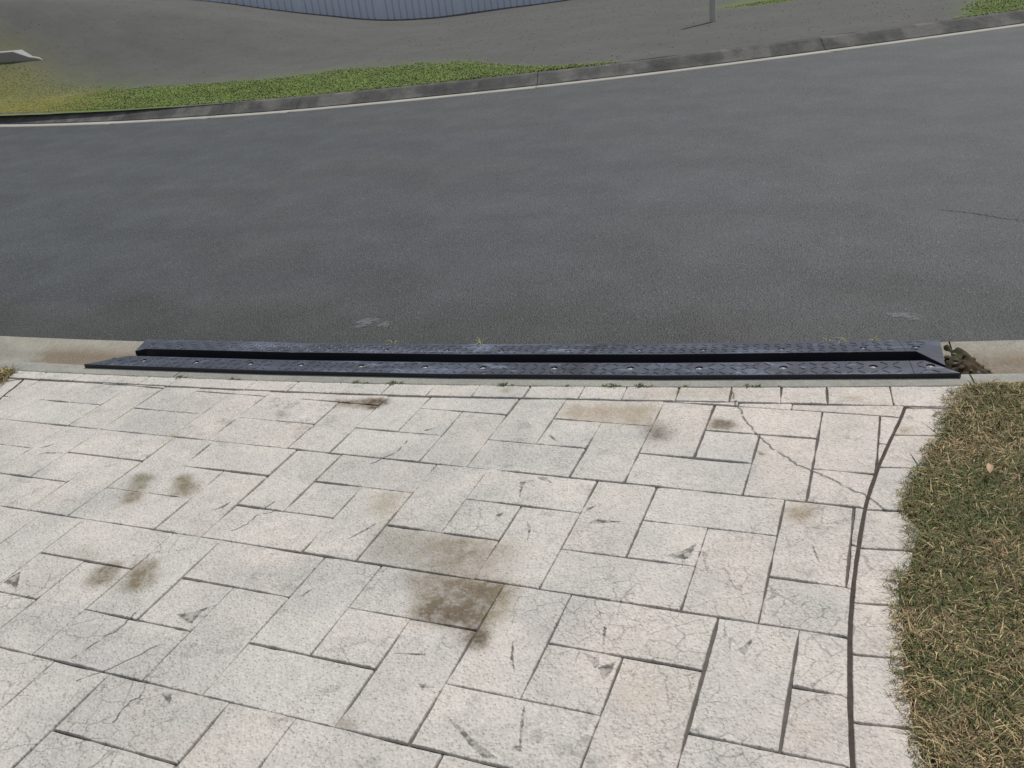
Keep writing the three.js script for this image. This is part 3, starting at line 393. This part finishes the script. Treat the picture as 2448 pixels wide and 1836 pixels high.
// ---------------------------------------------------------------- black kerb ramp
{
  const R = thing('kerb_ramp', 'long black chequer plate kerb ramp bolted down in two rows along the gutter', 'kerb ramp');
  const mapS = tex(2048, 256, (i, j, o) => {                         // s -2.4..2.0 by t 0..0.45
    const s = -2.4 + i / 2048 * 4.4, t = j / 256 * 0.45, n = fbm(s * 4, t * 12, 4, 6), f = vn(s * 260, t * 260, 8), sc = fbm(s * 16, t * 60, 4, 15), sc2 = fbm(s * 60 + t * 90, t * 20 - s * 6, 3, 19);
    let v = 0.045 + 0.014 * (n - 0.5) + 0.008 * (f - 0.5); let d = 0.06 * ss(0.5, 0.8, n) + 0.09 * ss(0.62, 0.8, sc) + 0.08 * ss(0.72, 0.86, sc2); d *= 0.35 + 0.65 * ss(0.4, 0.7, fbm(s * 1.7, t * 4, 3, 27)) + 0.5 * Math.exp(-Math.pow((s + 0.1) / 0.35, 2)) * ss(0.2, 0.3, t);
    v += d; const q = (s - (t - 0.2) * 0.25 - 0.3) / 0.1, tyre = Math.exp(-q * q) * ss(0.3, 0.6, vn(s * 90, t * 8, 31)); v *= 1 - 0.5 * tyre;
    if (t > 0.43) v = 0.011;
    o[0] = v; o[1] = v * 1.14; o[2] = v * 1.6;
  });
  mapS.offset.set(2.4 / 4.4, 0); mapS.repeat.set(1 / 4.4, 1 / 0.45);
  const bump = grainBump.clone(); bump.repeat.set(3, 3);
  const rubber = std({ map: mapS, bumpMap: bump, bumpScale: 0.0012, roughness: 0.46 }), barM = std({ map: mapS, roughness: 0.36 });
  const zinc = std({ color: new THREE.Color(0.4, 0.4, 0.41), metalness: 0.5, roughness: 0.5, bumpMap: grainBump, bumpScale: 0.001 });
  const T1 = 0.118, T3 = 0.2, T2 = 0.402, YF = 0.024, YR = -0.017, TH = 0.052, slope = (YF - YR) / (T2 - T3);
  const yTop = (t) => (t < T1 + 0.01 ? 0.021 : YF - slope * (t - T3));
  const near = [-2.168, -1.974, -1.652, -1.339, -1.059, -0.744, -0.424, -0.149, 0.174, 0.503, 0.786, 1.117, 1.454, 1.661], far = [-2.096, -1.909, -1.599, -1.289, -1.028, -0.71, -0.396, -0.126, 0.191, 0.512, 0.789, 1.114, 1.439, 1.641];
  // outlines in (s, t); each segment is cut from the long outline, its ends slanted at the tips
  const outlineNear = [[-2.295, 0], [1.755, 0], [1.648, 0.118], [-2.105, 0.118]], outlineFar = [[-2.07, 0.2], [1.628, 0.2], [1.712, 0.062], [1.755, 0.402], [-2.245, 0.402], [-2.108, 0.168]];
  const clipS = (p, a, b) => clip(clip(p, 1, 0, b), -1, 0, -a);
  const edges = [-2.5, -1.192, -0.288, 0.642, 1.592, 2];
  const place = (s, t, y) => { const [x, z] = kp(s, t); return [x, y, z]; };
  function plate(out, holes, top, th) {                              // a bevelled plate in (s, t) bent on to the kerb line
    const sh = new THREE.Shape(out.map(([a, b]) => new THREE.Vector2(a, b))); for (const [s, t] of holes) { const h = new THREE.Path(); h.absellipse(s, t, 0.0155, 0.0155, 0, Math.PI * 2, true); sh.holes.push(h); }
    const g = new THREE.ExtrudeGeometry(sh, { depth: th - 0.003, bevelEnabled: true, bevelThickness: 0.0015, bevelSize: 0.0015, bevelOffset: -0.0015, bevelSegments: 1, curveSegments: 9 });
    const p = g.attributes.position, uv = g.attributes.uv; for (let i = 0; i < p.count; i++) { const s = p.getX(i), t = p.getY(i), y = top(t) - th + 0.0015 + p.getZ(i); const q = place(s, t, y); p.setXYZ(i, ...q); uv.setXY(i, s, t); }
    g.computeVertexNormals(); const nn = g.attributes.normal; for (let i = 0; i < p.count; i++) if (Math.abs(nn.getY(i)) < 0.6) uv.setY(i, 0.443);   // edges carry no dust
    return g;
  }
  function bar(s, t, ang, len) {                                     // one raised tread bar, tapered towards its ends
    const w = 0.0034, hh = 0.0026, c = Math.cos(ang), n = Math.sin(ang), P = [], I = []; const pt = (a, b, y) => { const S = s + a * c - b * n, TT = t + a * n + b * c; P.push([S, TT, yTop(clamp(TT, t < T1 ? 0 : T3, t < T1 ? T1 - 0.001 : 1)) + y]); };
    for (const [a, ww, y] of [[-len / 2, w * 0.6, -0.001], [-len / 2 + 0.005, w, -0.001], [len / 2 - 0.005, w, -0.001], [len / 2, w * 0.6, -0.001]]) { pt(a, -ww, y); pt(a, ww, y); }
    for (const [a, ww] of [[-len / 2 + 0.004, w * 0.45], [len / 2 - 0.004, w * 0.45]]) { pt(a, -ww, hh); pt(a, ww, hh); }
    I.push(8, 10, 9, 9, 10, 11, 2, 4, 8, 8, 4, 10, 3, 9, 5, 5, 9, 11, 0, 2, 8, 0, 8, 1, 1, 8, 9, 1, 9, 3, 4, 6, 10, 6, 7, 10, 7, 11, 10, 7, 5, 11);
    const pos = [], uv = []; for (const [S, TT, y] of P) { pos.push(...place(S, TT, y)); uv.push(S, TT); } const g = build(pos, I, uv).toNonIndexed(); g.computeVertexNormals(); return g;
  }
  const inside = (out, s, t, m) => { let ok = true; const n = out.length; let A = 0; for (let i = 0; i < n; i++) { const p = out[i], q = out[(i + 1) % n]; A += p[0] * q[1] - q[0] * p[1]; } for (let i = 0; i < n; i++) { const p = out[i], q = out[(i + 1) % n], L = Math.hypot(q[0] - p[0], q[1] - p[1]) || 1, d = ((q[0] - p[0]) * (t - p[1]) - (q[1] - p[1]) * (s - p[0])) / L * Math.sign(A); if (d < m) ok = false; } return ok; };
  for (let i = 0; i + 1 < edges.length; i++) {
    const a = edges[i] + 0.0001, b = edges[i + 1] - 0.0001, oN = clipS(outlineNear, a, b), holesN = near.filter((s) => s > a && s < b), holesF = far.filter((s) => s > a + 0.0 && s < b);
    // the far outline is not convex at its right tip, so clip only where the cut is
    let oF = clipS(outlineFar, a, b);
    const seg = new THREE.Group(); seg.name = numbered('ramp_segment'); R.add(seg);
    mesh('near_plate', plate(oN, holesN.map((s) => [s, 0.07]), yTop, 0.02), rubber, seg);
    mesh('far_plate', plate(oF, holesF.map((s) => [s, 0.275]), (t) => YF - slope * Math.max(0, t - T3), TH), rubber, seg);
    const a2 = Math.max(a, -2.09), b2 = Math.min(b, 1.62); mesh('channel_floor', sweep(kp, range(a2, b2, 0.1), [[T1 - 0.004, -0.034], [T3 + 0.004, -0.036], [T3 + 0.004, -0.05], [T1 - 0.004, -0.05]]), rubber, seg);
    const bars = [];
    for (let k = -70; k < 60; k++) for (let r = 0; r < 7; r++) {       // woven: every bar stands across its neighbours
      const t = [0.021, 0.059, 0.097, 0.228, 0.27, 0.312, 0.354][r], S = k * 0.044, hs = r < 3 ? holesN : holesF, ht = r < 3 ? 0.07 : 0.275;
      if (S < a + 0.016 || S > b - 0.016 || !inside(r < 3 ? outlineNear : [[-2.07, 0.2], [1.63, 0.2], [1.68, 0.22], [1.74, 0.396], [-2.2, 0.396]], S, t, 0.016)) continue;
      if (hs.some((h) => Math.hypot(h - S, ht - t) < 0.032)) continue; bars.push(bar(S, t, (k + r) & 1 ? 0.72 : -0.72, 0.036));
    }
    if (bars.length) mesh('tread', mergeGeometries(bars), barM, seg).userData.kind = 'stuff';
    for (const [hs, t] of [[holesN, 0.07], [holesF, 0.275]]) for (const s of hs) {
      const w = new THREE.CylinderGeometry(0.0145, 0.0145, 0.003, 16), hd = new THREE.SphereGeometry(0.009, 12, 6, 0, Math.PI * 2, 0, Math.PI / 2); hd.scale(1, 0.55, 1); hd.translate(0, 0.0015, 0); const g = mergeGeometries([w, hd]); const q = place(s, t, yTop(t) - 0.0085); g.rotateX(t > 0.2 ? -0.22 : 0); g.translate(...q); mesh('bolt', g, zinc, seg);
    }
  }
}

// ---------------------------------------------------------------- lawn grass by the driveway
{
  const colour = (x, z) => { const dry = fbm(x * 3.2, z * 3.2, 4, 301), k = rr(0.6, 1.35); const p = rnd(); const d = ss(0.36, 0.62, dry - 0.04 + 0.19 * ss(-2.4, -1.5, z));
    if (p < 0.3 + 0.45 * d) { const q = rnd(); return q < 0.5 ? [0.5 * k, 0.39 * k, 0.21 * k] : [0.22 * k, 0.15 * k, 0.075 * k]; }
    return rnd() < 0.5 ? [0.085 * k, 0.118 * k, 0.032 * k] : [0.15 * k, 0.148 * k, 0.048 * k]; };
  const list = [[], [], []];
  const add = (x, z, sc) => { const big = fbm(x * 8, z * 8, 2, 311); list[(rnd() * 3) | 0].push({ p: [x, Math.max(lawnY(x, z) - 0.004, 0), z], a: rr(0, 6.283), s: sc * rr(0.55, 1.2), h: 0.45 + 0.6 * big, tx: rr(-0.5, 0.5), tz: rr(-0.5, 0.5), c: colour(x, z) }); };
  let n = 0; while (n < 76000) { const x = rr(0.6, 2.9), z = rr(-3.1, -0.9), d = inLawnR(x, z); if (KerbT(x, z) > -0.075) continue; const e = d + 0.07 * (fbm(x * 11, z * 11, 3, 321) - 0.5); if (e < -0.022) continue; if (e < 0.015 && rnd() < 0.35) continue; n++; add(x, z, e < 0.02 ? 0.55 : 0.8); }
  n = 0; while (n < 9000) { const x = rr(2.4, 6), z = rr(-3.2, 0.6); if (KerbT(x, z) > -0.075 || inLawnR(x, z) < 0) continue; n++; add(x, z, 1.2); }
  n = 0; while (n < 9000) { const x = rr(-3.4, -2.4), z = rr(-4.9, -3.4), d = inLawnL(x, z); if (KerbT(x, z) > -0.08 || d < 0.005 * rnd()) continue; n++; add(x, z, 1.1); }
  const geos = [tuftGeo(3, 0.0034, 0.036, 1.3, 41), tuftGeo(3, 0.0028, 0.05, 1.5, 47), tuftGeo(4, 0.0036, 0.028, 1.1, 53)];
  const L = new THREE.Group(); L.name = numbered('lawn_grass'); scene.add(L); tag(L, 'patchy green and straw coloured lawn grass beside the driveway', 'grass', null, 'stuff');
  geos.forEach((g, i) => { const m = scatter('blades', g, leafMat, list[i]); scene.remove(m); L.add(m); });
  // one dropped leaf
  const lf = grid(8, 12, (a, b) => { const w = 0.0095 * Math.pow(Math.sin(Math.PI * clamp(b, 0.02, 0.98)), 0.7); const x = (a - 0.5) * 2 * w, y = (b - 0.5) * 0.04; return { p: [x, 0.004 * Math.pow((a - 0.5) * 2, 2) + 0.004 * Math.sin(b * 3), y], uv: [a, b] }; });
  const leaf = tag(mesh('fallen_leaf', lf, std({ color: new THREE.Color(0.5, 0.36, 0.24), roughness: 0.7 })), 'small pale dry leaf lying on the lawn', 'leaf'); leaf.position.set(1.408, 0.055, -2.297); leaf.rotation.set(0.4, -0.35, 0.1);
}

// ---------------------------------------------------------------- weeds in the joints, rubble at the ramp's end
{
  const wm = std({ roughness: 0.8, color: new THREE.Color(0.075, 0.1, 0.03) }), ws = std({ roughness: 0.8, color: new THREE.Color(0.3, 0.3, 0.12) });
  const kinds = [[tuftGeo(22, 0.005, 0.018, 1.4, 61), wm], [tuftGeo(14, 0.006, 0.014, 1.5, 67), wm]], sprig = tuftGeo(9, 0.004, 0.045, 1.0, 71);
  const weeds = [[-1.66, 1], [-1.62, 0.6], [-1.36, 0.8], [-1.33, 0.6], [-0.71, 1], [-0.66, 0.7], [-0.53, 1.2], [-0.49, 0.8], [-0.02, 1.1], [0.02, 0.6], [0.26, 0.6], [0.42, 0.9], [0.45, 1.1], [0.47, 0.7], [0.56, 1.2], [0.6, 0.8], [0.74, 0.6], [0.98, 1], [1.02, 0.8], [1.1, 0.5]];
  const proto = kinds.map(([g, m]) => { const t = new THREE.Mesh(g, m); t.castShadow = t.receiveShadow = true; return t; });
  weeds.forEach(([s, k], i) => { const w = proto[i % 2].clone(); w.name = numbered('weed'); const [x, z] = kp(s, -0.06); w.position.set(x, 0, z); w.scale.setScalar(k * 0.75); w.rotation.y = i * 1.9; scene.add(w); tag(w, (i < 8 ? 'tiny green weed in the kerb strip joint along the left half of the ramp' : i < 17 ? 'tiny green weed in the kerb strip joint by the middle of the ramp' : 'tiny green weed in the kerb strip joint toward the right end of the ramp'), 'weed', i < 8 ? 'weeds by the left half of the ramp' : i < 17 ? 'weeds by the middle of the ramp' : 'weeds by the right end of the ramp'); });
  for (const [s, k] of [[-0.735, 1], [-0.27, 1.1], [1.31, 0.8], [1.37, 1], [1.5, 0.8]]) { const w = new THREE.Mesh(sprig, ws); w.castShadow = true; w.name = numbered('grass_sprig'); const [x, z] = kp(s, 0.41); w.position.set(x, -0.03, z); w.scale.setScalar(k); w.rotation.y = s * 9; scene.add(w); tag(w, s < 0 ? 'thin yellow-green sprig at the asphalt edge behind the middle of the ramp' : 'thin yellow-green sprig at the asphalt edge behind the right part of the ramp', 'weed', s < 0 ? 'sprigs behind the middle of the ramp' : 'sprigs behind the right part of the ramp'); }
}
{
  const G = thing('rubble', 'little heap of dark soil and crumbled concrete at the right end of the ramp', 'rubble');
  const hf = (s, t) => { const e = Math.hypot((s - 1.815 + (t - 0.2) * 0.1) / 0.09, (t - 0.22) / 0.25); return -0.074 + 0.055 * ss(1.1, 0.1, e + 0.6 * (fbm(s * 22, t * 22, 3, 5) - 0.5)) * (0.5 + fbm(s * 40, t * 40, 3, 9)); };
  const g = grid(40, 50, (a, b) => { const s = 1.66 + 0.32 * a, t = -0.02 + 0.44 * b; const [x, z] = kp(s, t); return { p: [x, hf(s, t), z], uv: [x * 3, z * 3] }; });
  mesh('soil_heap', g, std({ map: soilMap, roughness: 1, color: 0xd0c4b8 }), G);
  const mats = [0x6b6152, 0x4a3f33, 0x8a7f70, 0x5a4030].map((c) => std({ color: c, roughness: 0.95, bumpMap: grainBump, bumpScale: 0.003 }));
  for (let i = 0; i < 34; i++) { const q = new THREE.IcosahedronGeometry(1, 1), p = q.attributes.position; for (let k = 0; k < p.count; k++) { const x = p.getX(k), y = p.getY(k), z = p.getZ(k), n = 0.7 + 0.6 * fbm(x * 2 + i * 7, y * 2 + z * 2 + 20, 2, i); p.setXYZ(k, x * n, y * n * 0.7, z * n); } q.computeVertexNormals(); const r = rr(0.004, i < 5 ? 0.02 : 0.011), s = 1.8 + rr(-0.07, 0.08) + (i % 5 === 0 ? 0.04 : 0), t = rr(0.05, 0.3); q.scale(r, r, r); const [x, z] = kp(s, t); const m = mesh('lump', q, mats[i % 4], G); m.position.set(x, hf(s, t) + r * 0.25, z); m.rotation.y = rr(0, 6); }
}
console.log('slabs', nslab);
renderer.render(scene, camera);
